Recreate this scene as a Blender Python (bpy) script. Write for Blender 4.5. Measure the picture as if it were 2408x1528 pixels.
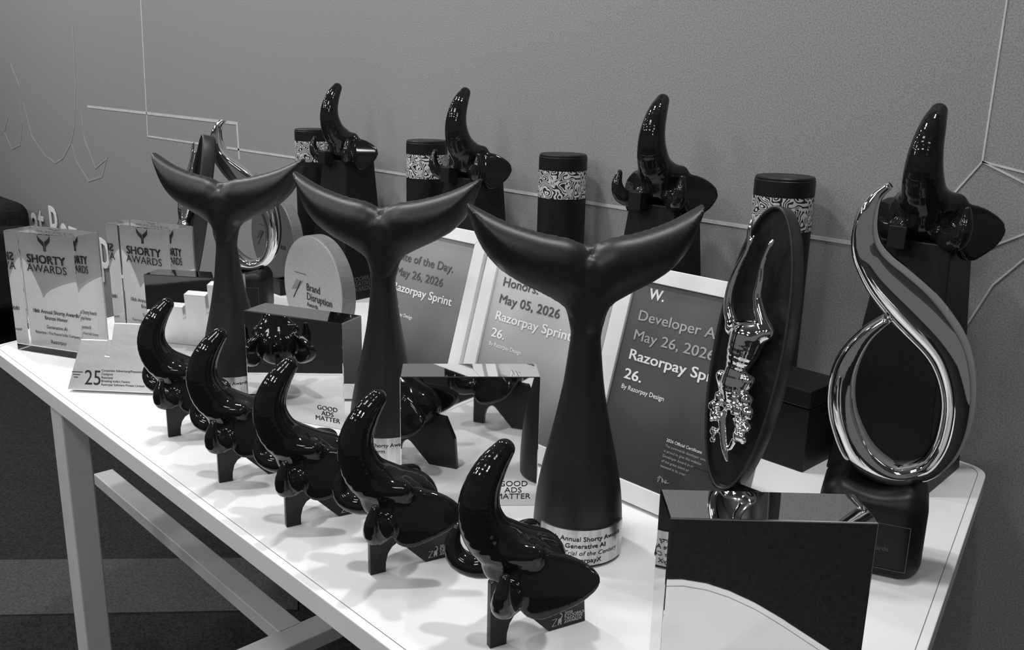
import bpy, math, random
import numpy as np
from mathutils import Matrix, Vector

for o in list(bpy.data.objects):
    bpy.data.objects.remove(o, do_unlink=True)
scene = bpy.context.scene
COL = scene.collection

# ------------------------------------------------------------------ camera
# world frame: X runs along the wall, Y towards the wall, Z up; z = 0 is the table top
cam_d = bpy.data.cameras.new('camera')
cam = bpy.data.objects.new('camera', cam_d)
COL.objects.link(cam)
FW = Vector((-0.6972, 0.6684, -0.2593)).normalized()
RT = Vector((0.6880, 0.7255, 0.0215))
RT = (RT - FW * RT.dot(FW)).normalized()
UP = RT.cross(FW)
m = Matrix((RT, UP, -FW)).transposed().to_4x4()
m.translation = Vector((0, 0, 0.5338))
cam.matrix_world = m
cam_d.sensor_width = 36.0
cam_d.lens = 2157.2 / 2408 * 36.0
cam_d.clip_start = 0.02
scene.camera = cam

# ------------------------------------------------------------------ world, lights, exposure
world = bpy.data.worlds.new('world')
scene.world = world
world.use_nodes = True
world.node_tree.nodes['Background'].inputs[0].default_value = (1, 1, 1, 1)
world.node_tree.nodes['Background'].inputs[1].default_value = 0.13
scene.view_settings.view_transform = 'Standard'
scene.view_settings.look = 'None'
scene.view_settings.gamma = 1.0
scene.view_settings.exposure = 0.0
scene.view_settings.use_curve_mapping = False


def area_light(name, loc, target, sx, sy, power, shape='RECTANGLE'):
    d = bpy.data.lights.new(name, 'AREA')
    d.shape = shape
    d.size = sx
    if shape in ('RECTANGLE', 'ELLIPSE'):
        d.size_y = sy
    d.energy = power
    o = bpy.data.objects.new(name, d)
    COL.objects.link(o)
    o.location = loc
    o.rotation_euler = (Vector(target) - Vector(loc)).to_track_quat('-Z', 'Y').to_euler()
    return o


# recessed ceiling panels on the room side, a row of round downlights over the table
for px in (-4.9, -3.1, -1.3, 0.5):
    area_light('ceiling_panel_light', (px, -0.55, 1.93), (px, -0.55, 0), 0.6, 0.3, 9)
    area_light('ceiling_panel_light', (px + 0.4, -1.75, 1.93), (px + 0.4, -1.75, 0), 0.6, 0.3, 20)
area_light('ceiling_downlight', (-0.42, 1.02, 1.92), (-0.95, 0.5, 0), 0.12, 0.12, 14, 'DISK')
for px in (-5.2, -3.9, -2.6, -1.45):
    area_light('ceiling_downlight', (px, 0.55, 1.92), (px, 0.60, 0), 0.14, 0.14, 15.5, 'DISK')

# ------------------------------------------------------------------ materials
MATS = {}


def mat(name, col, rough=0.5, metal=0.0, spec=0.5, coat=0.0, coat_rough=0.03, trans=0.0, ior=1.45, noise=None, bump=None):
    mt = bpy.data.materials.new(name)
    mt.use_nodes = True
    nt = mt.node_tree
    b = nt.nodes['Principled BSDF']
    c = (col, col, col, 1) if not isinstance(col, tuple) else col
    b.inputs['Base Color'].default_value = c
    b.inputs['Roughness'].default_value = rough
    b.inputs['Metallic'].default_value = metal
    b.inputs['Specular IOR Level'].default_value = spec
    b.inputs['Coat Weight'].default_value = coat
    b.inputs['Coat Roughness'].default_value = coat_rough
    b.inputs['Transmission Weight'].default_value = trans
    b.inputs['IOR'].default_value = ior
    tc = nt.nodes.new('ShaderNodeTexCoord')
    if noise:                                   # (scale, low factor, high factor, stretch)
        sc, lo, hi, st = noise
        mp = nt.nodes.new('ShaderNodeMapping')
        mp.inputs['Scale'].default_value = st
        nz = nt.nodes.new('ShaderNodeTexNoise')
        nz.inputs['Scale'].default_value = sc
        nz.inputs['Detail'].default_value = 3
        mr = nt.nodes.new('ShaderNodeMapRange')
        mr.inputs['From Min'].default_value = 0.3
        mr.inputs['From Max'].default_value = 0.7
        mr.inputs['To Min'].default_value = c[0] * lo
        mr.inputs['To Max'].default_value = c[0] * hi
        cb = nt.nodes.new('ShaderNodeCombineColor')
        nt.links.new(tc.outputs['Object'], mp.inputs['Vector'])
        nt.links.new(mp.outputs['Vector'], nz.inputs['Vector'])
        nt.links.new(nz.outputs['Fac'], mr.inputs['Value'])
        for i in range(3):
            nt.links.new(mr.outputs['Result'], cb.inputs[i])
        nt.links.new(cb.outputs['Color'], b.inputs['Base Color'])
    if bump:                                    # (scale, strength, distance)
        nz = nt.nodes.new('ShaderNodeTexNoise')
        nz.inputs['Scale'].default_value = bump[0]
        nz.inputs['Detail'].default_value = 4
        bp = nt.nodes.new('ShaderNodeBump')
        bp.inputs['Strength'].default_value = bump[1]
        bp.inputs['Distance'].default_value = bump[2]
        nt.links.new(tc.outputs['Object'], nz.inputs['Vector'])
        nt.links.new(nz.outputs['Fac'], bp.inputs['Height'])
        nt.links.new(bp.outputs['Normal'], b.inputs['Normal'])
    MATS[name] = mt
    return mt


ONE = (1, 1, 1)
mat('wall_paint', 0.25, 0.85, spec=0.2, noise=(420, 0.72, 1.28, ONE), bump=(300, 0.1, 0.001))
mat('floor_carpet', 0.022, 0.95, spec=0.1, noise=(160, 0.6, 1.5, ONE))
mat('floor_band', 0.06, 0.95, spec=0.1, noise=(160, 0.7, 1.3, ONE))
mat('ceiling_paint', 0.5, 0.9, spec=0.1, noise=(40, 0.95, 1.05, ONE))
mat('table_white', 0.80, 0.32, spec=0.4, noise=(9, 0.97, 1.03, ONE))
mat('table_metal', 0.62, 0.4, spec=0.5, noise=(20, 0.95, 1.05, ONE))
mat('edge_line', 0.18, 0.6, noise=(20, 0.9, 1.1, ONE))
mat('black_gloss', 0.010, 0.07, spec=0.42, noise=(8, 0.8, 1.2, ONE))
mat('black_satin', 0.010, 0.42, spec=0.5, noise=(300, 0.8, 1.2, ONE), bump=(900, 0.05, 0.0004))
mat('black_matte', 0.008, 0.42, spec=0.28, noise=(300, 0.8, 1.2, ONE))
mat('black_stand', 0.010, 0.28, spec=0.45, noise=(200, 0.8, 1.2, ONE))
mat('chrome', 0.78, 0.05, metal=1.0, noise=(3, 0.97, 1.03, ONE))
mat('mirror_block', 0.66, 0.025, metal=1.0, noise=(3, 0.98, 1.02, ONE), bump=(14, 0.02, 0.002))
mat('silver_plaque', 0.92, 0.48, metal=1.0, noise=(12, 0.95, 1.05, ONE), bump=(55, 0.22, 0.002))
mat('brushed_steel', 0.56, 0.27, metal=1.0, noise=(60, 0.75, 1.25, (3, 3, 0.05)))
mat('disc_silver', 0.45, 0.5, metal=0.25, noise=(500, 0.85, 1.15, ONE))
mat('disc_dark', 0.12, 0.4, metal=0.3, noise=(500, 0.85, 1.15, ONE))
mat('disc_edge', 0.22, 0.4, metal=0.4, noise=(60, 0.9, 1.1, ONE))
mat('crystal', 1.0, 0.0, trans=1.0, ior=1.46, noise=(2, 0.995, 1.0, ONE))
mat('crystal_print_white', 0.97, 0.5, noise=(200, 0.97, 1.03, ONE))
mat('crystal_print_grey', 0.46, 0.5, noise=(200, 0.95, 1.05, ONE))
mat('crystal_print_rim', 0.50, 0.5, noise=(200, 0.95, 1.05, ONE))
mat('ink_black', 0.018, 0.5, noise=(50, 0.9, 1.1, ONE))
mat('ink_grey', 0.10, 0.5, noise=(50, 0.9, 1.1, ONE))
mat('ink_light', 0.40, 0.5, noise=(50, 0.9, 1.1, ONE))
mat('ink_white', 0.85, 0.5, noise=(50, 0.97, 1.03, ONE))
mat('ink_silver', 0.55, 0.4, noise=(50, 0.9, 1.1, ONE))
mat('ink_faint', 0.07, 0.4, noise=(50, 0.9, 1.1, ONE))
mat('wall_line', 0.50, 0.7, noise=(50, 0.9, 1.1, ONE))
mat('wall_line_faint', 0.30, 0.7, noise=(50, 0.9, 1.1, ONE))
mat('frame_white', 0.80, 0.35, noise=(30, 0.97, 1.03, ONE))
mat('oval_black', 0.012, 0.3, spec=0.5, noise=(200, 0.8, 1.2, ONE))
mat('oval_rim', 0.022, 0.4, spec=0.5, noise=(200, 0.8, 1.2, ONE))
mat('dark_fabric', 0.012, 0.9, spec=0.2, noise=(90, 0.7, 1.3, ONE))


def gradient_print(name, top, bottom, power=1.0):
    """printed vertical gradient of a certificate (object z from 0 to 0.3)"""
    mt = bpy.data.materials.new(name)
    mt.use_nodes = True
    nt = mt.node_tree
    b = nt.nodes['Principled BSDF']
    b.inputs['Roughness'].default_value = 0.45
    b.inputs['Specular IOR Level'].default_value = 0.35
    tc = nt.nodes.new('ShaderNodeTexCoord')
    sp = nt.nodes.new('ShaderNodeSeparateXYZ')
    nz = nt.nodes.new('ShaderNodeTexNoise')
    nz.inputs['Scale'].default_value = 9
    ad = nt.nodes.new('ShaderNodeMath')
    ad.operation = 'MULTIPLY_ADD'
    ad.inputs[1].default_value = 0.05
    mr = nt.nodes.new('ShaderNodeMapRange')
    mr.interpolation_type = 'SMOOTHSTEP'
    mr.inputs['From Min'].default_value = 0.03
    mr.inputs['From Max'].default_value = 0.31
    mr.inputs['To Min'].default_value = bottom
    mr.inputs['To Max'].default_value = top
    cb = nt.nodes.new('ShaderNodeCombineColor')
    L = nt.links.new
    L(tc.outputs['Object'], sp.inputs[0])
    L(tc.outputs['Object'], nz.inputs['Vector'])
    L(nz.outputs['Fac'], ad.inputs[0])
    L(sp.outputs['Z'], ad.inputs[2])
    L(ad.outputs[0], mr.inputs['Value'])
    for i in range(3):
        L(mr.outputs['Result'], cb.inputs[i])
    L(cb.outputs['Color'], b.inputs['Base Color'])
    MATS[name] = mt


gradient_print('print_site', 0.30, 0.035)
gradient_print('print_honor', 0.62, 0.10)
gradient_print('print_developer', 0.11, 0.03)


def doodle_material(name):
    """white doodle print on black: contour lines of a noise field plus blobs"""
    mt = bpy.data.materials.new(name)
    mt.use_nodes = True
    nt = mt.node_tree
    b = nt.nodes['Principled BSDF']
    b.inputs['Roughness'].default_value = 0.35
    L = nt.links.new
    tc = nt.nodes.new('ShaderNodeTexCoord')
    nz = nt.nodes.new('ShaderNodeTexNoise')
    nz.inputs['Scale'].default_value = 42
    nz.inputs['Detail'].default_value = 1.2
    mu = nt.nodes.new('ShaderNodeMath'); mu.operation = 'MULTIPLY'; mu.inputs[1].default_value = 13
    fr = nt.nodes.new('ShaderNodeMath'); fr.operation = 'FRACT'
    gt = nt.nodes.new('ShaderNodeMath'); gt.operation = 'GREATER_THAN'; gt.inputs[1].default_value = 0.50
    vo = nt.nodes.new('ShaderNodeTexVoronoi'); vo.inputs['Scale'].default_value = 75
    lt = nt.nodes.new('ShaderNodeMath'); lt.operation = 'LESS_THAN'; lt.inputs[1].default_value = 0.22
    mx = nt.nodes.new('ShaderNodeMath'); mx.operation = 'MAXIMUM'
    mr = nt.nodes.new('ShaderNodeMapRange'); mr.inputs['To Min'].default_value = 0.012; mr.inputs['To Max'].default_value = 0.55
    cb = nt.nodes.new('ShaderNodeCombineColor')
    L(tc.outputs['Object'], nz.inputs['Vector']); L(tc.outputs['Object'], vo.inputs['Vector'])
    L(nz.outputs['Fac'], mu.inputs[0]); L(mu.outputs[0], fr.inputs[0]); L(fr.outputs[0], gt.inputs[0])
    L(vo.outputs['Distance'], lt.inputs[0]); L(gt.outputs[0], mx.inputs[0]); L(lt.outputs[0], mx.inputs[1])
    L(mx.outputs[0], mr.inputs['Value'])
    for i in range(3):
        L(mr.outputs['Result'], cb.inputs[i])
    L(cb.outputs['Color'], b.inputs['Base Color'])
    MATS[name] = mt


doodle_material('doodle_print')


# ------------------------------------------------------------------ mesh helpers
class MB:
    def __init__(self):
        self.v = []
        self.f = []

    def add(self, verts, faces):
        n = len(self.v)
        self.v += [tuple(map(float, p)) for p in verts]
        self.f += [tuple(int(i) + n for i in f) for f in faces]
        return self

    def box(self, x0, x1, y0, y1, z0, z1):
        v = [(x0, y0, z0), (x1, y0, z0), (x1, y1, z0), (x0, y1, z0), (x0, y0, z1), (x1, y0, z1), (x1, y1, z1), (x0, y1, z1)]
        return self.add(v, [(0, 3, 2, 1), (4, 5, 6, 7), (0, 1, 5, 4), (1, 2, 6, 5), (2, 3, 7, 6), (3, 0, 4, 7)])

    def prism(self, poly, lo, hi, axis):
        """polygon in the two axes other than `axis` (in xyz order), extruded along `axis`"""
        def P(p, h):
            if axis == 'x':
                return (h, p[0], p[1])
            if axis == 'y':
                return (p[0], h, p[1])
            return (p[0], p[1], h)
        n = len(poly)
        v = [P(p, lo) for p in poly] + [P(p, hi) for p in poly]
        f = [tuple(range(n))[::-1], tuple(range(n, 2 * n))]
        f += [(i, (i + 1) % n, n + (i + 1) % n, n + i) for i in range(n)]
        return self.add(v, f)

    def lathe(self, prof, seg=48, cx=0, cy=0):
        n = len(prof)
        v, f = [], []
        for k in range(seg):
            a = 2 * math.pi * k / seg
            for r, z in prof:
                v.append((cx + r * math.cos(a), cy + r * math.sin(a), z))
        for k in range(seg):
            k2 = (k + 1) % seg
            for i in range(n - 1):
                f.append((k * n + i, k2 * n + i, k2 * n + i + 1, k * n + i + 1))
        f.append(tuple(k * n for k in range(seg))[::-1])
        f.append(tuple(k * n + n - 1 for k in range(seg)))
        return self.add(v, f)

    def strip(self, pts, w, y, t):
        """mitred polyline of width w in the xz plane at depth y with thickness t (towards -y)"""
        p = np.array(pts, float)
        n = len(p)
        L, Rr = [], []
        for i in range(n):
            a = p[i] - p[i - 1] if i else p[1] - p[0]
            b = p[i + 1] - p[i] if i < n - 1 else a
            a, b = a / np.linalg.norm(a), b / np.linalg.norm(b)
            na, nb = np.array([-a[1], a[0]]), np.array([-b[1], b[0]])
            mm = na + nb
            mm = mm / max(mm @ mm, .35) * 2
            L.append(p[i] + mm * w / 2)
            Rr.append(p[i] - mm * w / 2)
        v = []
        for i in range(n):
            for q in (L[i], Rr[i]):
                v += [(q[0], y - t, q[1]), (q[0], y, q[1])]
        f = []
        for i in range(n - 1):
            a, b = 4 * i, 4 * i + 4
            f += [(a, a + 2, b + 2, b), (a + 1, b + 1, b + 3, a + 3), (a, b, b + 1, a + 1), (a + 2, a + 3, b + 3, b + 2)]
        f += [(0, 1, 3, 2), (4 * n - 4, 4 * n - 2, 4 * n - 1, 4 * n - 3)]
        return self.add(v, f)

    def mesh(self, name):
        me = bpy.data.meshes.new(name)
        me.from_pydata(self.v, [], self.f)
        me.validate()
        bm_fix(me)
        return me


def bm_fix(me):
    import bmesh
    b = bmesh.new()
    b.from_mesh(me)
    bmesh.ops.recalc_face_normals(b, faces=b.faces)
    b.to_mesh(me)
    b.free()


def obj(name, me, material, parent=None, smooth=False, bevel=0.0, seg=2):
    if isinstance(me, MB):
        me = me.mesh(name)
    if material and not me.materials:
        me.materials.append(MATS[material])
    if smooth:
        for p in me.polygons:
            p.use_smooth = True
    o = bpy.data.objects.new(name, me)
    COL.objects.link(o)
    if parent:
        o.parent = parent
    if bevel:
        md = o.modifiers.new('bevel', 'BEVEL')
        md.width = bevel
        md.segments = seg
        md.limit_method = 'ANGLE'
        md.angle_limit = math.radians(40)
    return o


def smooth_by_angle(o, deg=40):
    me = o.data
    for p in me.polygons:
        p.use_smooth = True
    me.set_sharp_from_angle(angle=math.radians(deg))


def thing(name, label, cat, loc=(0, 0, 0), rz=0.0, group=None):
    o = bpy.data.objects.new(name, None)
    COL.objects.link(o)
    o.location = loc
    o.rotation_euler = (0, 0, rz)
    o.empty_display_size = 0.05
    o['label'] = label
    o['category'] = cat
    if group:
        o['group'] = group
    return o


def dup(root, label, loc, rz):
    r = root.copy()
    COL.objects.link(r)
    r.location = loc
    r.rotation_euler = (0, 0, rz)
    r['label'] = label
    for ch in list(root.children):
        c = ch.copy()
        COL.objects.link(c)
        c.parent = r
        for g in list(ch.children):
            d = g.copy()
            COL.objects.link(d)
            d.parent = c
    return r


# ---- implicit surfaces
class Grid:
    def __init__(self, lo, hi, h):
        self.lo = np.array(lo, np.float32)
        self.h = h
        n = [int(math.ceil((b - a) / h)) + 1 for a, b in zip(lo, hi)]
        ax = [np.float32(lo[i]) + h * np.arange(n[i], dtype=np.float32) for i in range(3)]
        self.ax = ax
        self.x, self.y, self.z = np.meshgrid(*ax, indexing='ij', sparse=True)
        self.n = n

    def chain(self, pts, sub=3):
        """tapered round chain through (x, y, z, r) points, smoothed"""
        q = catmull(pts, sub)
        F = None
        for a, b in zip(q[:-1], q[1:]):
            d = b[:3] - a[:3]
            L2 = float(d @ d) + 1e-12
            t = ((self.x - a[0]) * d[0] + (self.y - a[1]) * d[1] + (self.z - a[2]) * d[2]) / L2
            t = np.clip(t, 0, 1).astype(np.float32)
            D = np.sqrt((self.x - a[0] - t * d[0]) ** 2 + (self.y - a[1] - t * d[1]) ** 2 + (self.z - a[2] - t * d[2]) ** 2)
            D = D - (a[3] + (b[3] - a[3]) * t)
            F = D if F is None else np.minimum(F, D)
        return F

    def ell(self, c, r):
        k = np.sqrt(((self.x - c[0]) / r[0]) ** 2 + ((self.y - c[1]) / r[1]) ** 2 + ((self.z - c[2]) / r[2]) ** 2)
        return ((k - 1) * min(r)).astype(np.float32)

    def rbox(self, c, hs, r):
        q = [np.abs(g - ci) - (hi - r) for g, ci, hi in zip((self.x, self.y, self.z), c, hs)]
        o = np.sqrt(sum(np.maximum(k, 0) ** 2 for k in q))
        return o + np.minimum(np.maximum(np.maximum(q[0], q[1]), q[2]), 0) - r


def catmull(pts, sub):
    p = np.array(pts, float)
    if len(p) < 3 or sub < 2:
        return p
    P = np.vstack([2 * p[0] - p[1], p, 2 * p[-1] - p[-2]])
    out = []
    for i in range(1, len(P) - 2):
        for k in range(sub):
            t = k / sub
            out.append(0.5 * ((2 * P[i]) + (-P[i - 1] + P[i + 1]) * t + (2 * P[i - 1] - 5 * P[i] + 4 * P[i + 1] - P[i + 2]) * t * t
                              + (-P[i - 1] + 3 * P[i] - 3 * P[i + 1] + P[i + 2]) * t ** 3))
    out.append(p[-1])
    return np.array(out)


def smin(a, b, k):
    h = np.clip(0.5 + 0.5 * (b - a) / k, 0, 1)
    return b + (a - b) * h - k * h * (1 - h)


def poly_sdf(X, Z, poly):
    """signed distance to a polygon, negative inside"""
    p = np.array(poly, float)
    d = np.full(np.broadcast(X, Z).shape, 1e9)
    inside = np.zeros(d.shape, bool)
    n = len(p)
    for i in range(n):
        a, b = p[i], p[(i + 1) % n]
        e = b - a
        wx, wz = X - a[0], Z - a[1]
        t = np.clip((wx * e[0] + wz * e[1]) / (e @ e + 1e-15), 0, 1)
        d = np.minimum(d, (wx - e[0] * t) ** 2 + (wz - e[1] * t) ** 2)
        c = ((a[1] > Z) != (b[1] > Z)) & (X < (b[0] - a[0]) * (Z - a[1]) / (b[1] - a[1] + 1e-15) + a[0])
        inside ^= c
    d = np.sqrt(d)
    return np.where(inside, -d, d)


def surface_nets(F, g, name):
    F = np.broadcast_to(F, g.n).astype(np.float32)
    s = F < 0
    c = np.zeros([k - 1 for k in F.shape], np.int8)
    offs = [(i, j, k) for i in (0, 1) for j in (0, 1) for k in (0, 1)]
    sl = lambda A, o: A[o[0]:A.shape[0] - 1 + o[0], o[1]:A.shape[1] - 1 + o[1], o[2]:A.shape[2] - 1 + o[2]]
    for o in offs:
        c += sl(s, o)
    act = (c > 0) & (c < 8)
    idx = np.argwhere(act)
    ids = np.full(act.shape, -1, np.int64)
    ids[tuple(idx.T)] = np.arange(len(idx))
    acc = np.zeros((len(idx), 3))
    cnt = np.zeros(len(idx))
    for a in offs:
        for ax in range(3):
            if a[ax] == 0:
                b = list(a)
                b[ax] = 1
                fa = F[tuple((idx + a).T)]
                fb = F[tuple((idx + b).T)]
                cr = (fa < 0) != (fb < 0)
                t = np.where(cr, fa / np.where(cr, fa - fb, 1), 0)
                pt = np.array(a, float)[None, :] + np.zeros((len(idx), 3))
                pt[:, ax] += t
                acc += pt * cr[:, None]
                cnt += cr
    v = (acc / cnt[:, None] + idx) * g.h + g.lo
    faces = []
    for ax in range(3):
        o1, o2 = [(1, 2), (2, 0), (0, 1)][ax]
        n = list(F.shape)
        sa = [slice(None)] * 3
        sb = [slice(None)] * 3
        sa[ax] = slice(0, n[ax] - 1)
        sb[ax] = slice(1, n[ax])
        for o in (o1, o2):
            sa[o] = slice(1, n[o] - 1)
            sb[o] = slice(1, n[o] - 1)
        A, B = s[tuple(sa)], s[tuple(sb)]
        e = np.argwhere(A != B)
        flip = A[tuple(e.T)]
        base = e.copy()
        base[:, o1] += 1
        base[:, o2] += 1
        def cell(d1, d2):
            q = base.copy()
            q[:, o1] -= d1
            q[:, o2] -= d2
            return ids[tuple(q.T)]
        Q = np.stack([cell(1, 1), cell(0, 1), cell(0, 0), cell(1, 0)], 1)
        Q[~flip] = Q[~flip][:, ::-1]
        faces.append(Q)
    Q = np.vstack(faces)
    me = bpy.data.meshes.new(name)
    me.vertices.add(len(v))
    me.vertices.foreach_set('co', v.astype(np.float32).ravel())
    me.loops.add(len(Q) * 4)
    me.loops.foreach_set('vertex_index', Q.astype(np.int32).ravel())
    me.polygons.add(len(Q))
    me.polygons.foreach_set('loop_start', np.arange(0, len(Q) * 4, 4, dtype=np.int32))
    me.polygons.foreach_set('use_smooth', np.ones(len(Q), bool))
    me.update(calc_edges=True)
    me.validate()
    return me


# ---- lettering
_tcache = {}


def text_geo(s, size, bold=0.0, width=1.0, align='LEFT', shear=0.0):
    key = (s, size, bold, width, align, shear)
    if key in _tcache:
        return _tcache[key]
    cu = bpy.data.curves.new('lettering', 'FONT')
    cu.body = s
    cu.size = 1.0
    cu.shear = shear
    cu.align_x = align
    cu.resolution_u = 3
    cu.extrude = 0.0
    o = bpy.data.objects.new('lettering', cu)
    COL.objects.link(o)
    bpy.context.view_layer.update()
    me = bpy.data.meshes.new_from_object(o.evaluated_get(bpy.context.evaluated_depsgraph_get()))
    v = np.array([tuple(p.co) for p in me.vertices])[:, :2] if len(me.vertices) else np.zeros((0, 2))
    f = [tuple(p.vertices) for p in me.polygons]
    bpy.data.objects.remove(o, do_unlink=True)
    bpy.data.curves.remove(cu)
    bpy.data.meshes.remove(me)
    if bold > 0 and len(v):
        n0 = len(v)
        v0, f0 = v, f
        v = np.vstack([np.column_stack([v0 + np.array((dx * bold, dy * bold * .6)), np.full(n0, .004 * k)])
                       for k, (dx, dy) in enumerate(((-1, -1), (1, -1), (-1, 1), (1, 1), (0, 0)))])
        f = [tuple(i + k * n0 for i in q) for k in range(5) for q in f0]
    elif len(v):
        v = np.column_stack([v, np.zeros(len(v))])
    v = v * size
    v[:, 0] *= width
    _tcache[key] = (v, f)
    return v, f


def put_text(mb, s, size, org, right, up, off=0.0004, **kw):
    """lay lettering flat on a plane: org + x*right + y*up, lifted off along the plane normal"""
    v, f = text_geo(s, size, **kw)
    r, u, o = np.array(right, float), np.array(up, float), np.array(org, float)
    n = np.cross(r, u)
    P = o + v[:, :1] * r + v[:, 1:2] * u + n * (off + v[:, 2:3])
    mb.add(P, f)


def lettering(mb, name, material, parent):
    me = bpy.data.meshes.new(name)
    me.from_pydata(mb.v, [], mb.f)
    me.materials.append(MATS[material])
    o = bpy.data.objects.new(name, me)
    COL.objects.link(o)
    o.parent = parent
    return o


def structure(o):
    o['kind'] = 'structure'
    return o


# ================================================================== THE SETTING
WALL = 1.369
FLOOR = -0.74
wall = structure(obj('wall_back', MB().box(-9, 3.5, WALL, WALL + 0.12, FLOOR, 1.95), 'wall_paint'))
structure(obj('floor', MB().box(-9, 3.5, -3.5, WALL, FLOOR - 0.1, FLOOR), 'floor_carpet'))
structure(obj('ceiling', MB().box(-9, 3.5, -3.5, WALL, 1.95, 2.05), 'ceiling_paint'))
structure(obj('wall_side', MB().box(-9.12, -9, -3.5, WALL, FLOOR, 1.95), 'wall_paint'))

# thin white line mural on the wall
mural = [
    ([(-3.92, .389), (-2.665, .383), (-2.66, .18)], .009, 'wall_line'),
    ([(-3.30, .95), (-3.346, .305), (-2.318, .304), (-.61, .296)], .006, 'wall_line'),
    ([(-.487, .70), (-.487, .436), (-.545, .35)], .0026, 'wall_line'),
    ([(-.487, .436), (-.30, .402)], .0026, 'wall_line'),
    ([(-.487, .436), (-.34, .375)], .0026, 'wall_line'),
    ([(-.60, .25), (-.485, .304), (-.419, .343), (-.30, .40)], .0026, 'wall_line'),
    ([(-.30, .39), (-.414, .309), (-.448, .267), (-.50, .14)], .0026, 'wall_line'),
    ([(-4.739, .379), (-4.67, .228), (-4.518, .152), (-4.383, .128), (-4.277, .157), (-4.15, .232), (-4.096, .297), (-4.031, .47), (-3.994, .7)], .008, 'wall_line_faint'),
    ([(-4.15, .232), (-4.111, .155), (-3.992, .085), (-3.834, .117), (-3.76, .195), (-3.895, .146), (-3.986, .251), (-4.0, .38)], .008, 'wall_line_faint'),
    ([(-4.993, .311), (-5.096, .224), (-5.003, .148), (-4.859, .177), (-4.795, .28), (-4.774, .455), (-4.865, .55)], .008, 'wall_line_faint'),
]
for pts, w_, mt in mural:
    obj('mural_line', MB().strip(pts, w_, WALL, .0012), mt, wall)
mb = MB()
put_text(mb, 'row at Razorpay', .275, (-5.30, WALL, -.265), (1, 0, 0), (0, 0, 1), off=.002, bold=.014, width=.92)
lettering(mb, 'wall_lettering', 'ink_white', wall)

# lighter strip in the carpet
structure(obj('trim_1', MB().prism([(-2.734, .293), (-2.429, .241), (-1.792, 1.01), (-2.013, 1.142)], FLOOR, FLOOR + .004, 'z'), 'floor_band'))

# ================================================================== TABLE
table = thing('display_table', 'long white display table with slim metal legs against the grey wall', 'table', (0, 0, FLOOR))


def tz(mb):
    mb.v = [(x, y, z - FLOOR) for x, y, z in mb.v]
    return mb


def round_poly(p, rr, n=8):
    out = []
    m_ = len(p)
    for i in range(m_):
        r = rr[i] if isinstance(rr, list) else rr
        a, b, c = (np.array(p[(i + k) % m_], float) for k in (-1, 0, 1))
        u, v = (a - b) / np.linalg.norm(a - b), (c - b) / np.linalg.norm(c - b)
        s, e = b + u * r, b + v * r
        for k in range(n + 1):
            t = k / n
            out.append(tuple((1 - t) ** 2 * s + 2 * t * (1 - t) * b + t * t * e))
    return out


TOP = [(-1.965, .455), (-.185, .455), (-.412, 1.362), (-2.26, 1.362)]
top = round_poly(TOP, [.03, .16, .035, .03])
obj('tabletop', tz(MB().prism(top, -.0275, 0, 'z')), 'table_white', table, bevel=.0012)
ins = []
cen = np.mean(np.array(TOP), 0)
for ring, r_ in ((.010, .028), (.0108, .028)):
    q = []
    P4 = [np.array(p) for p in TOP]
    for i in range(4):
        a, b, c = P4[i - 1], P4[i], P4[(i + 1) % 4]
        u, v = (a - b) / np.linalg.norm(a - b), (c - b) / np.linalg.norm(c - b)
        sn = abs(u[0] * v[1] - u[1] * v[0])
        q.append(b + (u + v) / sn * ring)
    ins.append(round_poly(q, [r_, .155, r_, r_]))
n_ = len(ins[0])
e_ = MB().add([(x, y, .0003 - FLOOR) for x, y in ins[0]] + [(x, y, .0003 - FLOOR) for x, y in ins[1]],
              [(i, (i + 1) % n_, n_ + (i + 1) % n_, n_ + i) for i in range(n_)])
obj('edge_line', e_, 'edge_line', table)
for lx, ly in ((-1.62, .485), (-.42, .50), (-2.0, 1.30), (-.55, 1.30)):
    obj('leg', tz(MB().box(lx - .028, lx + .028, ly - .022, ly + .022, FLOOR + .006, -.0275)), 'table_metal', table, bevel=.003)
obj('stretcher', tz(MB().box(-2.02, -1.20, .642, .684, -.372, -.345)), 'table_metal', table, bevel=.002)
obj('cross_rail', tz(MB().box(-1.205, -1.155, .50, 1.25, -.372, -.345)), 'table_metal', table, bevel=.002)

# ================================================================== WHALE TAIL TROPHIES
g = Grid((-.142, -.060, -.004), (.142, .072, .412), .0026)
PZ = [0, .03, .07, .105, .14, .17, .20, .235, .26, .285, .31, .34, .36]
PR = [.0515, .0515, .0485, .0425, .0345, .0282, .0228, .0186, .0162, .0165, .0165, .012, .002]
zc = catmull(np.stack([PZ, PR], 1), 4)
rz_ = np.interp(g.ax[2], zc[:, 0], zc[:, 1]).astype(np.float32)[None, None, :]
stem = (np.sqrt(g.x ** 2 + g.y ** 2) - rz_) * .92
stem = np.maximum(stem, np.maximum(-g.z, g.z - .352))
FL = [(.130, .398), (.118, .3925), (.088, .379), (.052, .3685), (.024, .3635), (.010, .357), (.002, .347), (-.006, .335), (-.006, .268), (.0100, .266), (.0240, .2870), (.048, .3015),
      (.0754, .3148), (.098, .330), (.1150, .351), (.1255, .375), (.1312, .393)]
FL = [tuple(p) for p in catmull(FL + [FL[0]], 3)[:-1]]
X2, Z2 = g.ax[0][:, None], g.ax[2][None, :]
whale = stem
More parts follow.
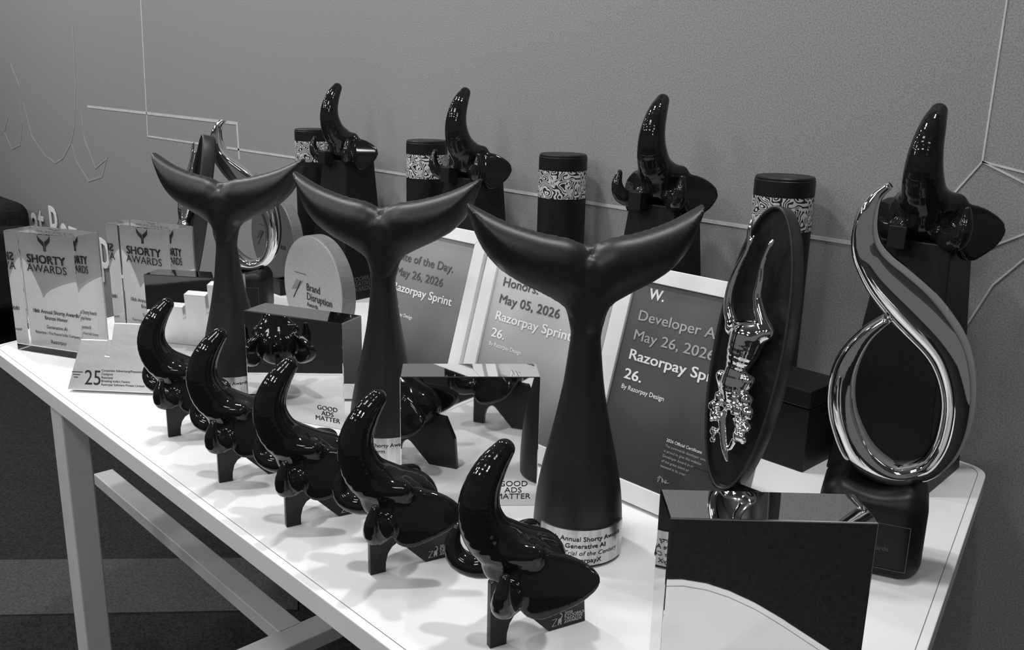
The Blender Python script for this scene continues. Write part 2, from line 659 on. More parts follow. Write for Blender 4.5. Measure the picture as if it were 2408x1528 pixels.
for s_ in (1, -1):
    d2 = poly_sdf(X2 * s_, Z2, FL)
    q_ = np.clip(-d2 / .030, 0, 1)
    ht = np.interp(g.ax[2], [.26, .285, .315, .34], [.008, .0145, .0215, .0245])[None, :] * np.sqrt(1 - (1 - q_) ** 2)
    y0 = .020 * (np.abs(X2) / .125) ** 2 + 0 * Z2
    d2, ht, y0 = (a[:, None, :].astype(np.float32) for a in (d2, ht, y0))
    dy = np.abs(g.y - y0)
    F_ = np.where(d2 < 0, np.maximum((dy - ht) * .7, d2), np.sqrt(np.maximum(d2, 0) ** 2 + dy ** 2))
    whale = smin(whale, F_, .018 if s_ == 1 else .012)
whale_me = surface_nets(whale, g, 'whale_body')


def make_whale(label, loc, rz, lines):
    t = thing('whale_tail_trophy', label, 'trophy', loc, rz, 'black whale tail trophies')
    t.scale = (1.015,) * 3
    obj('tail', whale_me, 'black_satin', t)
    R_ = .0530
    v, f = [], []
    N = 40
    A0, A1 = math.radians(-62), math.radians(62)
    for k in range(N + 1):
        a = A0 + (A1 - A0) * k / N
        for z, r in ((.004, R_), (.0465, R_), (.0465, R_ - .003), (.004, R_ - .003)):
            v.append((r * math.sin(a), -r * math.cos(a), z))
    for k in range(N):
        for i in range(4):
            f.append((4 * k + i, 4 * k + 4 + i, 4 * k + 4 + (i + 1) % 4, 4 * k + (i + 1) % 4))
    f += [(0, 1, 2, 3), tuple(4 * N + i for i in range(4))]
    plate = obj('nameplate', MB().add(v, f), 'brushed_steel', t)
    smooth_by_angle(plate, 30)
    mb = MB()
    for i, (s, size, sh) in enumerate(lines):
        tv, tf = text_geo(s, size, bold=.012 if not sh else 0, align='CENTER', shear=sh, width=1.12)
        zz = .0335 - i * .0086
        rr = R_ + .0004
        mb.add([((rr + p[2]) * math.sin(p[0] / rr), -(rr + p[2]) * math.cos(p[0] / rr), zz + p[1]) for p in tv], tf)
    lettering(mb, 'nameplate_lettering', 'ink_black', plate)
    return t


make_whale('matte black whale tail trophy nearest the camera, in front of the developer certificate', (-.654, .741, 0), .93,
           [('18th Annual Shorty Awards', .0076, 0), ('Generative AI', .0076, 0), ('The Trial of the Century', .0074, .25), ('RazorpayX', .0076, 0)])
make_whale('matte black whale tail trophy in the middle, between two mirrored cubes', (-1.021, .730, 0), .657,
           [('18th Annual Shorty Awards', .0076, 0), ('Platform', .0076, 0)])
make_whale('matte black whale tail trophy farthest left, before the chrome loop trophy', (-1.403, .690, 0), .63,
           [('18th Annual Shorty Awards', .0076, 0)])

# ================================================================== ELEPHANT HEAD TROPHIES
def build_head(ear_len, flare):
    """elephant head: raised trunk, out-turned tusks, leaf-shaped ears"""
    g = Grid((-.100, -.050, .030), (.100, .112, .224), .0020)
    F = g.chain([(0, .050, .088, .024), (0, .024, .100, .0265), (0, .000, .119, .0240), (0, -.0115, .144, .0208), (0, -.0105, .167, .0178), (0, .000, .189, .0143), (0, .013, .2045, .0100)], 4)
    F = smin(F, g.ell((0, .044, .081), (.031, .034, .027)), .016)
    F = smin(F, g.chain([(0, .034, .084, .024), (0, .008, .086, .013)], 1), .012)
    for s_ in (1, -1):
        tusk = g.chain([(s_ * .014, .022, .077, .0115), (s_ * .033, .004, .069, .0118), (s_ * .047, -.010, .0735, .0112), (s_ * .053, -.0145, .088, .0085), (s_ * .052, -.0105, .105, .0045)], 3)
        F = smin(F, tusk, .008)
        brow = g.chain([(s_ * .020, .008, .108, .008), (s_ * .030, .030, .108, .010)], 1)
        F = smin(F, brow, .014)
        EAR = [(.024, .104), (.044, .107), (.062, .1035), (.078, .0955), (.085, .086), (.081, .075), (.067, .063), (.048, .053), (.032, .047), (.020, .050), (.014, .062), (.014, .085)]
        EAR = [(.02 + (y - .02) * ear_len, z) for y, z in EAR]
        EAR = [tuple(p) for p in catmull(EAR + [EAR[0]], 3)[:-1]]
        d2 = poly_sdf(g.ax[1][:, None], g.ax[2][None, :], EAR)[None].astype(np.float32) + .004
        x0 = s_ * (.0398 + flare * g.y - .2915 * g.z + .004 * np.sin((g.z - .045) * 45))
        tk = .0050
        dd = np.sqrt(np.maximum(d2, 0) ** 2 + np.maximum(np.abs(g.x - x0) - tk * .5, 0) ** 2) - .0042
        F = smin(F, dd.astype(np.float32), .0075)
    return surface_nets(F, g, 'elephant_head')


head_me = build_head(1.0, .443)
tall_head_me = build_head(.55, .97)

ARCH = [(0, 0), (.018, 0), (.0186, .012), (.0212, .022), (.026, .029), (.032, .0325), (.037, .030), (.066, 0), (.109, 0), (.1055, .045), (.092, .075), (.010, .080), (0, .070)]


def elephant_logo(mb, org, right, up, s):
    r, u, o = np.array(right, float), np.array(up, float), np.array(org, float)
    n = np.cross(r, u)
    def poly(p):
        mb.add([o + r * x * s + u * y * s + n * .0004 for x, y in p], [tuple(range(len(p)))])
    # slanted open Z
    poly([(0, .60), (.44, .60), (.44, .56), (.02, .56)])
    poly([(.40, .58), (.46, .58), (.08, .04), (.0, .04)])
    poly([(0, .04), (.40, .04), (.40, 0), (-.02, 0)])
    # standing elephant: body, legs, raised trunk
    poly([(.50, .14), (.54, .50), (.66, .58), (.80, .52), (.84, .30), (.78, .14)])
    poly([(.50, .0), (.58, .0), (.62, .2), (.50, .2)])
    poly([(.72, .0), (.82, .0), (.82, .2), (.70, .2)])
    poly([(.72, .54), (.84, .50), (.90, .70), (.86, .86), (.80, .84), (.83, .70)])
    poly([(.86, .86), (.80, .84), (.66, .90), (.68, .96), (.80, .94)])


base_me = MB().prism(ARCH, -.0085, -.0005, 'x').mesh('stand')
tb = MB()
sy = .069
elephant_logo(tb, (-.0005, sy, .0045), (0, 1, 0), (0, 0, 1), .0135)
for i, s in enumerate(('2026', 'KYOORIUS', 'CREATIVE', 'AWARDS')):
    put_text(tb, s, .0043, (-.0005, sy + .0142, .0148 - i * .0034), (0, 1, 0), (0, 0, 1), bold=.03, width=1.15)
stand_txt = bpy.data.meshes.new('stand_lettering')
stand_txt.from_pydata(tb.v, [], tb.f)


def make_elephant(label, foot, rz):
    t = thing('elephant_head_trophy', label, 'trophy', (foot[0], foot[1], 0), rz, 'small elephant head trophies along the front edge')
    h = obj('head', head_me, 'black_gloss', t)
    h.location = (-.004, 0, 0)
    st = obj('stand', base_me, 'black_stand', t, bevel=.0008)
    obj('stand_lettering', stand_txt, 'ink_silver', st)
    return t


e0 = make_elephant('small glossy black elephant head trophy nearest the camera, overlapping the steel nameplate', (-.570, .527), -.27)
for lab, fx, fy, rz in (
        ('small glossy black elephant head trophy, second from the camera, before the tall mirrored cube', -.758, .519, -.265),
        ('small glossy black elephant head trophy, third from the camera, middle of its row', -.917, .507, -.26),
        ('small glossy black elephant head trophy, fourth from the camera, below the left whale tail', -1.087, .504, -.26),
        ('small glossy black elephant head trophy farthest from the camera, beside the silver stepped plaque', -1.286, .521, -.25)):
    dup(e0, lab, (fx, fy, 0), rz)

# tall ones by the wall
PED = MB()
lo_, hi_ = [(-.070, -.062), (.070, -.062), (.070, .078), (-.070, .078)], [(-.044, -.020), (.044, -.020), (.044, .066), (-.044, .066)]
PED.add([(x, y, 0) for x, y in lo_] + [(x, y, .335) for x, y in hi_], [(3, 2, 1, 0), (4, 5, 6, 7), (0, 1, 5, 4), (1, 2, 6, 5), (2, 3, 7, 6), (3, 0, 4, 7)])
ped_me = PED.mesh('pedestal')
neck_me = MB().prism([(-.048, .326), (-.020, .324), (.0, .30), (.02, .30), (.02, .350), (-.046, .356)], -.030, -.006, 'x').mesh('neck_block')
tb = MB()
for i, s in enumerate(('KYOORIUS', 'CREATIVE', 'AWARDS')):
    z = .046 - i * .0125
    x = .070 - .026 * z / .335
    put_text(tb, s, .0155, (x, -.045, z), (0, 1, 0), (-.078, 0, .997), off=.0006, bold=.025, width=1.05, shear=.15)
ped_txt = bpy.data.meshes.new('pedestal_lettering')
ped_txt.from_pydata(tb.v, [], tb.f)


def make_tall(label, loc, rz):
    t = thing('tall_elephant_trophy', label, 'trophy', loc, rz, 'tall elephant head trophies by the wall')
    h = obj('head', tall_head_me, 'black_gloss', t)
    h.location = (0, -.020, .258)
    h.scale = (1.16, 1.05, 1.2)
    p = obj('pedestal', ped_me, 'black_matte', t, bevel=.002)
    obj('pedestal_lettering', ped_txt, 'ink_faint', p)
    obj('neck_block', neck_me, 'black_matte', t, bevel=.001)
    return t


t0 = make_tall('tall glossy black elephant trophy at the right, trunk upright, behind the big chrome loop', (-.507, 1.252, 0), .06)
for lab, x, y, rz in (
        ('tall glossy black elephant trophy above the nearest whale tail, small tusk showing', -.955, 1.252, .12),
        ('tall glossy black elephant trophy above the middle whale tail', -1.452, 1.252, .12),
        ('tall glossy black elephant trophy farthest left, before the leftmost patterned cylinder', -1.917, 1.252, .12)):
    dup(t0, lab, (x, y, 0), rz)

# ================================================================== CYLINDERS WITH DOODLE BAND
RT_, HT_ = .0465, .397


def cup(mb, a0, z0, s):
    """printed trophy cup and wedges wrapped on the band"""
    def poly(p):
        mb.add([((RT_ + .0010) * math.sin(a0 + x * s / RT_), -(RT_ + .0010) * math.cos(a0 + x * s / RT_), z0 + z * s) for x, z in p], [tuple(range(len(p)))])
    poly([(-.5, 1), (.5, 1), (.42, .5), (.18, .28), (-.18, .28), (-.42, .5)])
    poly([(-.08, .3), (.08, .3), (.08, .05), (-.08, .05)])
    poly([(-.35, .08), (.35, .08), (.4, -.12), (-.4, -.12)])


def make_cyl(label, loc, rz):
    t = thing('patterned_cylinder', label, 'trophy', loc, rz, 'black cylinders with doodle bands')
    b_ = obj('body', MB().lathe([(RT_ - .002, 0), (RT_, .002), (RT_, HT_ - .006), (RT_ - .001, HT_ - .005), (RT_ - .001, HT_ - .002), (RT_ - .003, HT_)], 56), 'black_matte', t)
    smooth_by_angle(b_, 35)
    bd = obj('printed_band', MB().lathe([(RT_ - .001, HT_ - .082), (RT_ + .0006, HT_ - .082), (RT_ + .0006, HT_ - .030), (RT_ - .001, HT_ - .030)], 56), 'doodle_print', t)
    smooth_by_angle(bd, 35)
    mb = MB()
    for a, z, s in ((-.35, HT_ - .055, .017), (.35, HT_ - .076, .014), (1.0, HT_ - .054, .015), (-1.0, HT_ - .074, .015), (1.7, HT_ - .07, .016)):
        cup(mb, a, z, s)
    lettering(mb, 'cup_print', 'ink_light', bd)
    # top disc engraving
    mb = MB()
    for r0, r1 in ((.041, .0414),):
        v = []
        for k in range(40):
            a = 2 * math.pi * k / 40
            v += [(r0 * math.cos(a), r0 * math.sin(a), HT_ + .0004), (r1 * math.cos(a), r1 * math.sin(a), HT_ + .0004)]
        mb.add(v, [(2 * k, 2 * k + 1, (2 * k + 3) % 80, (2 * k + 2) % 80) for k in range(40)])
    for i in range(3):
        mb.add([(-.018 + .004 * i, -.010 + i * .010, HT_ + .0004), (.018 - .003 * i, -.010 + i * .010, HT_ + .0004), (.018 - .003 * i, -.008 + i * .010, HT_ + .0004), (-.018 + .004 * i, -.008 + i * .010, HT_ + .0004)], [(0, 1, 2, 3)])
    lettering(mb, 'top_engraving', 'ink_grey', b_)
    return t


c0 = make_cyl('black cylinder with white doodle band, rightmost, behind the oval relief', (-.749, 1.30, 0), .6)
for lab, x, rz in (('black cylinder with white doodle band standing clear above the nearest whale tail', -1.2243, .7),
                   ('black cylinder with white doodle band above the middle whale tail', -1.6442, .2),
                   ('black cylinder with white doodle band farthest left beside the chrome loop', -2.121, 1.3)):
    dup(c0, lab, (x, 1.30, 0), rz)

# black box in front of the rightmost cylinder
bx_ = thing('presentation_box', 'plain black box on the table between oval relief and big loop', 'box', (-.675, 1.185, 0))
obj('box_body', MB().box(-.09, .09, -.045, .045, 0, .095), 'black_matte', bx_, bevel=.002)
obj('box_lid', MB().box(-.091, .091, -.046, .046, .096, .122), 'black_matte', bx_, bevel=.002)

# ================================================================== CERTIFICATE FRAMES
FWID, FHT = .255, .306
BO, BT, BB = .026, .0205, .0255
LEAN = -math.atan(.293)


def make_frame(label, x, print_mat, head, date, ink_head, extra):
    t = thing('certificate_frame', label, 'picture frame', (x, .869, .0048), 0, 'framed certificates leaning in a row')
    t.rotation_euler = (LEAN, 0, 0)
    W_, H_ = FWID, FHT
    fm = MB()
    out = [(0, 0), (W_, 0), (W_, H_), (0, H_)]
    inn = [(BO, BB), (W_ - BO, BB), (W_ - BO, H_ - BT), (BO, H_ - BT)]
    for i in range(4):
        j = (i + 1) % 4
        fm.prism([out[i], out[j], inn[j], inn[i]], 0, .016, 'y')
    obj('frame', fm, 'frame_white', t, bevel=.0008)
    pr = obj('print', MB().box(BO - .002, W_ - BO + .002, .004, .007, BB - .002, H_ - BT + .002), print_mat, t)
    obj('backing', MB().box(.004, W_ - .004, .0075, .015, .004, H_ - .004), 'black_matte', t)
    lx, yy = .043, .004
    R, U = (1, 0, 0), (0, 0, 1)
    def line(txt, size, x, z, ink, name='text_line', **kw):
        q = MB()
        put_text(q, txt, size, (x, yy, z), R, U, **kw)
        lettering(q, name, ink, pr)
    line(head, .0195, lx, .2335, ink_head, 'heading', bold=.014, width=1.2)
    line(date, .0195, lx, .2070, ink_head, 'date', bold=.014, width=1.22)
    line('Razorpay Sprint', .0195, lx, .1805, 'ink_white', 'title', bold=.02, width=1.27)
    line('26.', .0195, lx, .1540, 'ink_white', 'title', bold=.02, width=1.27)
    line('By Razorpay Design', .0088, lx, .1400, 'ink_white', 'credit', bold=.008)
    line('W.', .0200, lx + .010, .2640, 'ink_white', 'emblem', bold=.03)
    if extra:
        line('Winners', .0080, lx - .006, .0375, 'ink_white', 'footer')
        ex = .132
        line('2026 Official Certificate', .0056, ex, .0925, 'ink_white', 'small_heading', bold=.012)
        for i, s in enumerate(('The awwwards developer award', 'is proud to give this website', 'Developer Award in recognition', 'of the great talent and effort', 'invested in its creation.')):
            line(s, .0050, ex, .0855 - i * .0066, 'ink_light', 'small_print')
        for x, sc, ph in ((ex, .010, 0), (ex + .034, .012, 1.3)):
            pts = [(x + sc * (k / 22 * 1.7 + .25 * math.sin(k * .9 + ph)), .0435 + sc * .45 * math.sin(k * 1.15 + ph) * (1 - k / 30)) for k in range(23)]
            lettering(MB().strip(pts, .0005, yy - .0002, .0003), 'signature', 'ink_light', pr)
    return t


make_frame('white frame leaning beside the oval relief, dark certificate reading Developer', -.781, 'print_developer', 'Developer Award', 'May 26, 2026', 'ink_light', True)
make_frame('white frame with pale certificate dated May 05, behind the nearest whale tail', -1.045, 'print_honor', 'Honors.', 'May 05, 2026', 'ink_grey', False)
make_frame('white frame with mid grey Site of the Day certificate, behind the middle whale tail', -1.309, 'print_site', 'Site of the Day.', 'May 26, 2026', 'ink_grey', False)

# ================================================================== MIRRORED BLOCKS
def make_block(label, p0, p1, depth, height):
    """front edge from p0 to p1 on the table, extending back"""
    p0, p1 = np.array(p0), np.array(p1)
    d = p1 - p0
    w = np.linalg.norm(d)
    rz = math.atan2(d[1], d[0])
    t = thing('mirrored_block', label, 'trophy', (p0[0], p0[1], 0), rz, 'mirror-polished award blocks')
    bl = obj('block', MB().box(0, w, 0, depth, 0, height), 'mirror_block', t, bevel=.0012)
    mb = MB()
    for i, s in enumerate(('GOOD', 'ADS', 'MATTER')):
        put_text(mb, s.replace('A', '\u039b') if False else s, .0105, (w - .031, 0, .0275 - i * .0088), (1, 0, 0), (0, 0, 1), align='CENTER', bold=.004, width=1.15)
    lettering(mb, 'etched_lettering', 'ink_black', bl)
    return t


make_block('large mirrored block nearest the camera at the bottom right', (-.419, .593), (-.295, .721), .057, .1755)
make_block('mirrored block between the middle and nearest whale tails', (-.872, .646), (-.760, .780), .055, .1755)
make_block('mirrored block under the pale round plaque, left of the middle whale tail', (-1.306, .664), (-1.140, .738), .056, .172)
make_block('mirrored block farthest left, behind the left whale tail stem', (-1.646, .645), (-1.509, .751), .05, .1755)


# ================================================================== CRYSTAL BLOCKS
def make_crystal(label, p0, p1, depth, height, lines):
    p0, p1 = np.array(p0), np.array(p1)
    d = p1 - p0
    w = np.linalg.norm(d)
    t = thing('crystal_block', label, 'trophy', (p0[0], p0[1], 0), math.atan2(d[1], d[0]), 'clear crystal award blocks')
    obj('crystal', MB().box(0, w, 0, depth, 0, height), 'crystal', t, bevel=.0015)
    yb = depth - .004
    e = .003
    # two lobes of the white lower print, like a whale fluke outline
    def lobe_top(x):
        u = x / w
        if u < .29:
            k = u / .29
            return height * (.76 - .34 * k ** 1.6)
        k = (u - .29) / .71
        return height * (.42 + .22 * k ** .5)
    xs = [e + (w - 2 * e) * i / 40 for i in range(41)]
    curve = [(x, lobe_top(x)) for x in xs]
    rim = [(x, lobe_top(x) + .006) for x in xs]
    wp = MB()
    gp = MB()
    rp = MB()
    for (xa, za), (xb, zb), (_, ra), (_, rb) in zip(curve[:-1], curve[1:], rim[:-1], rim[1:]):
        wp.prism([(xa, e), (xb, e), (xb, zb), (xa, za)], yb, yb + .001, 'y')
        rp.prism([(xa, za), (xb, zb), (xb, rb), (xa, ra)], yb, yb + .001, 'y')
        gp.prism([(xa, ra), (xb, rb), (xb, height - e), (xa, height - e)], yb, yb + .001, 'y')
    obj('white_print', wp, 'crystal_print_white', t)
    obj('grey_print', gp, 'crystal_print_grey', t)
    obj('print_rim', rp, 'crystal_print_rim', t)
    R, U = (1, 0, 0), (0, 0, 1)
    cx = w * .38
    yt = yb - .001
    fl = [(0, 0), (.0035, 0), (.0035, .010), (.016, .021), (.018, .034), (.012, .027), (.001, .0195)]
    mb = MB()
    for s in (1, -1):
        mb.add([(cx + s * x * .9, yt - .0004, .196 + z * .92) for x, z in fl], [tuple(range(len(fl)))])
    lettering(mb, 'whale_tail_emblem', 'ink_black', t)
    for s, size, z, bo, wd in [('SHORTY', .0225, .172, .035, 1.1), ('AWARDS', .0215, .154, .004, 1.1)] + [(a, b, c, d, .92) for a, b, c, d in lines]:
        mb = MB()
        put_text(mb, s, size, (cx + (.010 if wd < 1 else 0), yt, z), R, U, align='CENTER', bold=bo, width=wd)
        lettering(mb, 'print_lettering', 'ink_black', t)
    return t


CL = [('18th Annual Shorty Awards', .0112, .072, .014), ('Bronze Honor', .0105, .060, .014), ('Generative AI', .0100, .042, .004), ('Razorpay : The Fleece India Company', .0080, .030, .004), ('Razorpay', .0112, .012, 0)]
make_crystal('clear crystal block with black and white print at the far left end', (-1.908, .490), (-1.757, .564), .065, .2365, CL)
make_crystal('clear crystal block half hidden behind the left whale tail', (-1.890, .672), (-1.728, .732), .065, .2365, CL)

# ================================================================== STEPPED SILVER PLAQUE
sp0, sp1 = np.array((-1.592, .478)), np.array((-1.475, .586))
d_ = sp1 - sp0
wS = float(np.linalg.norm(d_))
t = thing('stepped_plaque', 'shiny silver plaque with three stepped columns marked 25, at the front left', 'trophy', (sp0[0], sp0[1], .005), math.atan2(d_[1], d_[0]))
prof = [(0, 0), (wS, 0), (wS, .142), (.117, .142), (.117, .078), (.1105, .078), (.1105, .117), (.064, .117), (.064, .060), (.057, .060), (.057, .087), (.010, .087)]
prof = [(x + .12 * z * (1 if x < .15 else 0), z) for x, z in prof]
t.rotation_euler = (-.26, 0, math.atan2(d_[1], d_[0]))
pl = obj('plaque', MB().prism(prof, 0, .018, 'y'), 'silver_plaque', t, bevel=.0012)
mb = MB()
R, U = (1, 0, 0), (0, 0, 1)
put_text(mb, '25', .036, (.029, 0, .010), R, U, bold=-.012, width=.85)
for k in range(3):
    mb.strip([(.007 + .002 * k, .031 - k * .0045), (.026 - .004 * k, .031 - k * .0045)], .0012, -.0003, .0003)
for i, (s, z) in enumerate((('Corporate Advertising/Reputation', .0335), ('Category', .0275), ('Razorpay', .0215), ('Breaking India\u2019s Fastest', .0155), ('Razorpay Software Private Limited', .0095))):
    put_text(mb, s, .0054, (.059, 0, z), R, U, bold=.008)
lettering(mb, 'plaque_lettering', 'ink_black', pl)


# ================================================================== ROUND PLAQUES
def make_disc(label, loc, rz, face, r=.103):
    t = thing('round_plaque', label, 'trophy', loc, rz, 'round standing plaques')
    zc_ = r + .036
    n = 64
    ring = [(r * math.cos(2 * math.pi * k / n), zc_ + r * math.sin(2 * math.pi * k / n)) for k in range(n)]
    ring2 = [(x * .985, zc_ + (z - zc_) * .985) for x, z in ring]
    b_ = obj('disc_body', MB().prism(ring, .0, .028, 'y'), 'disc_edge', t, bevel=.001)
    f_ = obj('disc_face', MB().prism(ring2, -.0015, .0, 'y'), face, t)
    obj('foot', MB().box(-.05, .05, -.012, .040, 0, .038), 'black_matte', t, bevel=.001)
    mb = MB()
    R, U = (1, 0, 0), (0, 0, 1)
    y = -.0015
    put_text(mb, 'Brand', .0205, (-.020, y, zc_ - .004), R, U, bold=.012, width=1.0)
    put_text(mb, 'Disruption', .0205, (-.020, y, zc_ - .022), R, U, bold=.012, width=1.0)
    put_text(mb, 'Awards', .0125, (-.020, y, zc_ - .035), R, U, bold=.01)
    mb.strip([(-.068, zc_ - .026), (-.040, zc_ + .010)], .0024, y - .0002, .0003)
    mb.strip([(-.062, zc_ + .026), (-.020, zc_ + .026)], .0007, y - .0002, .0003)
    for k in range(7):
        mb.strip([(-.075 + k * .004, zc_ - .012 + k * .001), (-.055 + k * .004, zc_ + .012)], .0003, y - .0002, .0003)
    lettering(mb, 'disc_lettering', 'ink_black', f_)
    return t


make_disc('pale grey round plaque reading Brand Disruption, left of the middle whale tail', (-1.487, .90, 0), 0, 'disc_silver')
make_disc('darker round plaque seen through the left chrome loop', (-2.05, 1.13, 0), 0, 'disc_dark')

# ================================================================== CHROME LOOPS
LOOP = [(-.0335, .4335, .0045), (-.0453, .4205, .007), (-.0514, .4016, .011), (-.0522, .3807, .0139), (-.0472, .361, .0168), (-.0356, .3432, .0202), (-.0185, .3253, .0245), (.0097, .2996, .027),
        (.0398, .2685, .0238), (.0547, .2406, .0206), (.0627, .2072, .0179), (.0626, .172, .0165), (.0553, .143, .0144), (.0391, .1202, .0120), (.0081, .1095, .0132), (-.0267, .1256, .0175),
        (-.0488, .1638, .0165), (-.0564, .1988, .0154), (-.0538, .2323, .0135), (-.0388, .2652, .0085), (-.0170, .2895, .005)]
q = catmull(LOOP, 5)
rings, NS = [], 20
for i in range(len(q)):
    a, b = q[max(i - 1, 0)], q[min(i + 1, len(q) - 1)]
    tx, tz_ = b[0] - a[0], b[1] - a[1]
    l = math.hypot(tx, tz_)
    nx, nz_ = -tz_ / l, tx / l
    hw = q[i][2]
    hd = min(.026, .010 + hw * .9)
    ring = []
    for k in range(NS):
        th = 2 * math.pi * k / NS
        c, s = math.cos(th), math.sin(th)
        cc = math.copysign(abs(c) ** .7, c)
        ss = math.copysign(abs(s) ** .7, s)
        ring.append((q[i][0] + nx * hw * cc, hd * ss, q[i][1] + nz_ * hw * cc))
    rings.append(ring)
lv = [p for r in rings for p in r]
lf = [(i * NS + k, i * NS + (k + 1) % NS, (i + 1) * NS + (k + 1) % NS, (i + 1) * NS + k) for i in range(len(rings) - 1) for k in range(NS)]
lf += [tuple(range(NS))[::-1], tuple((len(rings) - 1) * NS + k for k in range(NS))]
loop_me = MB().add(lv, lf).mesh('loop')
g = Grid((-.075, -.066, -.002), (.062, .066, .118), .0022)
F = g.rbox((-.0075, 0, .050), (.0575, .052, .056), .026)
F = np.maximum(F, -g.z)
cut = np.sqrt((g.x + .005) ** 2 + (g.z - .150) ** 2) - .052
F = -smin(-F, cut, .010)
lbase_me = surface_nets(F, g, 'loop_base')


def make_loop(label, loc, rz):
    t = thing('chrome_loop_trophy', label, 'trophy', loc, rz, 'chrome loop trophies')
    l_ = obj('loop', loop_me, 'chrome', t, smooth=True)
    b_ = obj('base', lbase_me, 'black_matte', t)
    mb = MB()
    mb.strip([(-.045, .014), (.034, .014), (.034, .068), (-.045, .068), (-.045, .014)], .0007, -.0515, .0006)
    put_text(mb, 'Awards', .008, (-.010, -.0518, .036), (1, 0, 0), (0, 0, 1))
    lettering(mb, 'base_plate_outline', 'ink_faint', b_)
    return t


l0 = make_loop('large chrome loop trophy on black base at the right end', (-.405, .985, 0), .39)
dup(l0, 'chrome loop trophy behind the left whale tail', (-1.905, .985, 0), .85)

# ================================================================== OVAL RELIEFS
OZ, OA, OC = .2365, .0465, .1705
n = 72


def oval_ring(s, y, dz=0):
    return [(OA * s * math.cos(2 * math.pi * k / n), y, OZ + (OC - OA * (1 - s)) * math.sin(2 * math.pi * k / n) + dz) for k in range(n)]


rings = [oval_ring(.94, .020), oval_ring(1.0, .015), oval_ring(1.0, -.006), oval_ring(.985, -.009), oval_ring(.93, -.0095), oval_ring(.90, -.007), oval_ring(.885, -.002)]
v = [p for r in rings for p in r]
f = [(i * n + k, i * n + (k + 1) % n, (i + 1) * n + (k + 1) % n, (i + 1) * n + k) for i in range(len(rings) - 1) for k in range(n)]
f.append(tuple(range(n)))
rim_me = MB().add(v, f).mesh('oval_rim')
inner = oval_ring(.89, -.002)
dish_me = MB().add(inner + [(0, .002, OZ)], [(k, (k + 1) % n, n) for k in range(n)]).mesh('oval_dish')

g = Grid((-.048, -.050, .085), (.042, .010, .395), .00125)
Yf = -.020
def P(x, z, r, y=Yf):
    return (x + .553, y, z, r)
F = g.chain([P(-.5735, .386, .0016), P(-.5735, .372, .003), P(-.5719, .352, .0028), P(-.580, .325, .0044), P(-.5838, .3014, .0052), P(-.581, .280, .006), P(-.5715, .262, .0075)], 3)
F = np.minimum(F, g.chain([P(-.5665, .368, .0014), P(-.569, .358, .0016), P(-.5719, .350, .0018)], 1))
F = np.minimum(F, g.chain([P(-.5417, .366, .0022), P(-.5437, .3602, .0032), P(-.5487, .3389, .0034), P(-.5475, .318, .0048), P(-.5466, .2983, .0055), P(-.537, .278, .007), P(-.5265, .264, .008)], 3))
F = smin(F, g.chain([P(-.5700, .258, .0085), P(-.549, .2575, .0105), P(-.530, .260, .0085)], 2), .006)
F = smin(F, g.chain([P(-.549, .253, .0205), P(-.5515, .236, .0185), P(-.555, .214, .0130), P(-.556, .196, .0145), P(-.5545, .182, .011)], 3), .006)
F = smin(F, g.chain([P(-.571, .2015, .0085), P(-.566, .188, .007)], 1), .004)
F = smin(F, g.chain([P(-.538, .2040, .0085), P(-.543, .188, .007)], 1), .004)
random.seed(4)
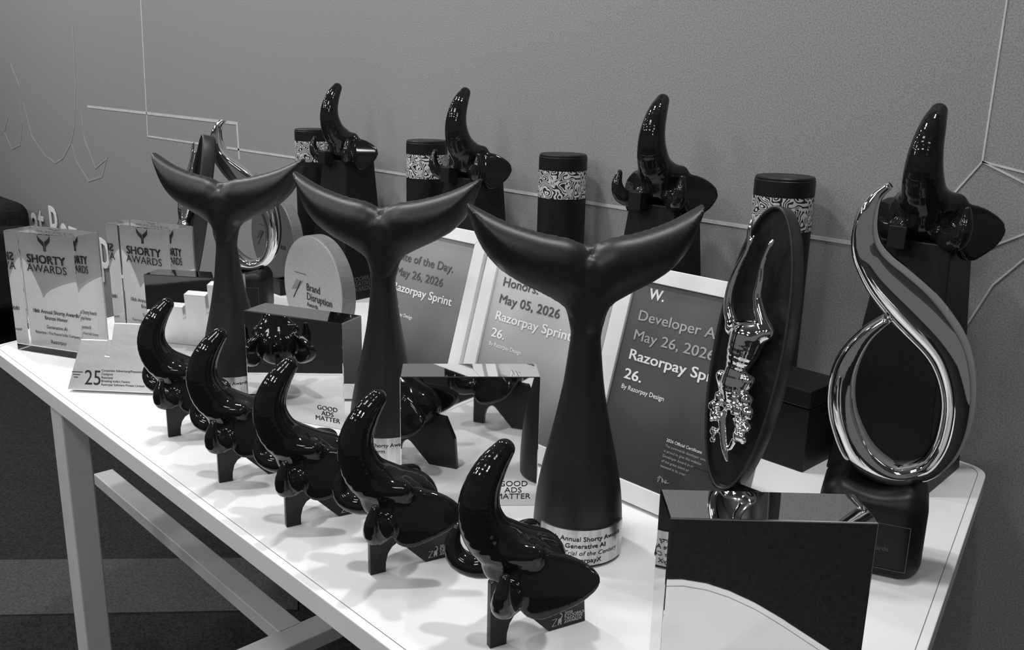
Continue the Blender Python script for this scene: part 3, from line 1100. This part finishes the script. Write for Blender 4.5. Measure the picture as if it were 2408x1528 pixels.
for (x, z, r) in ((-.5665, .1765, .008), (-.5475, .180, .008), (-.5345, .182, .009), (-.556, .172, .0075), (-.5715, .166, .0075), (-.5425, .168, .0075), (-.5300, .168, .0085), (-.569, .155, .0075),
                  (-.5275, .152, .007), (-.5380, .155, .006), (-.5340, .140, .0075), (-.5275, .137, .005), (-.5670, .136, .0055), (-.566, .126, .0042)):
    F = smin(F, g.ell((x + .553, Yf - .002, z), (r, r * .95, r)), .0025)
    for k in range(5):
        a, b = random.random() * 6.28, random.random() * 1.2
        F = smin(F, g.ell((x + .553 + r * .75 * math.cos(a), Yf - .003 - r * .6 * b, z + r * .75 * math.sin(a)), (r * .36,) * 3), .001)
F = smin(F, g.chain([P(-.5585, .162, .004), P(-.5590, .150, .0055), P(-.5550, .135, .005), P(-.5500, .120, .0042), P(-.5440, .107, .002)], 3), .003)
F = smin(F, g.chain([P(-.540, .152, .003), P(-.539, .137, .004), P(-.543, .122, .003)], 2), .003)
fig_me = surface_nets(F, g, 'figure')


def make_oval(label, loc, rz):
    t = thing('oval_relief_trophy', label, 'trophy', loc, rz, 'black oval reliefs with chrome figures')
    for nm, me, mt, sm in (('oval_rim', rim_me, 'oval_rim', True), ('oval_dish', dish_me, 'oval_black', True), ('chrome_figure', fig_me, 'chrome', True)):
        o = obj(nm, me, mt, t, smooth=sm)
        o.rotation_euler = (-math.atan(.2), 0, 0)
        o.scale = (.96,) * 3
        o.location = (0, 0, .0214)
    obj('base', MB().prism([(-.045, 0), (.030, 0), (.030, .052), (.022, .095), (.000, .085), (-.035, .045)], -.05, .05, 'x'), 'black_matte', t, bevel=.003)
    return t


o0 = make_oval('black oval relief with chrome reaching figure, right of the developer certificate', (-.529, .836, 0), 0)
dup(o0, 'black oval relief with chrome figure behind the left whale tail', (-1.905, .822, 0), -.25)

# ================================================================== DARK CHAIR FAR LEFT
ch = thing('lounge_chair', 'dark upholstered chair beyond the left end of the table', 'chair', (-4.92, 1.0, FLOOR))
obj('seat', MB().box(-.36, .36, -.32, .24, .22, .42), 'dark_fabric', ch, bevel=.05, seg=4)
obj('backrest', MB().box(-.36, .36, .14, .30, .22, .68), 'dark_fabric', ch, bevel=.06, seg=4)
for s_ in (-1, 1):
    obj('armrest', MB().box(s_ * .36 - .06, s_ * .36 + .06, -.32, .28, .20, .58), 'dark_fabric', ch, bevel=.04, seg=4)
    for y_ in (-.27, .22):
        obj('leg', MB().box(s_ * .33 - .02, s_ * .33 + .02, y_ - .02, y_ + .02, 0, .22), 'black_matte', ch)
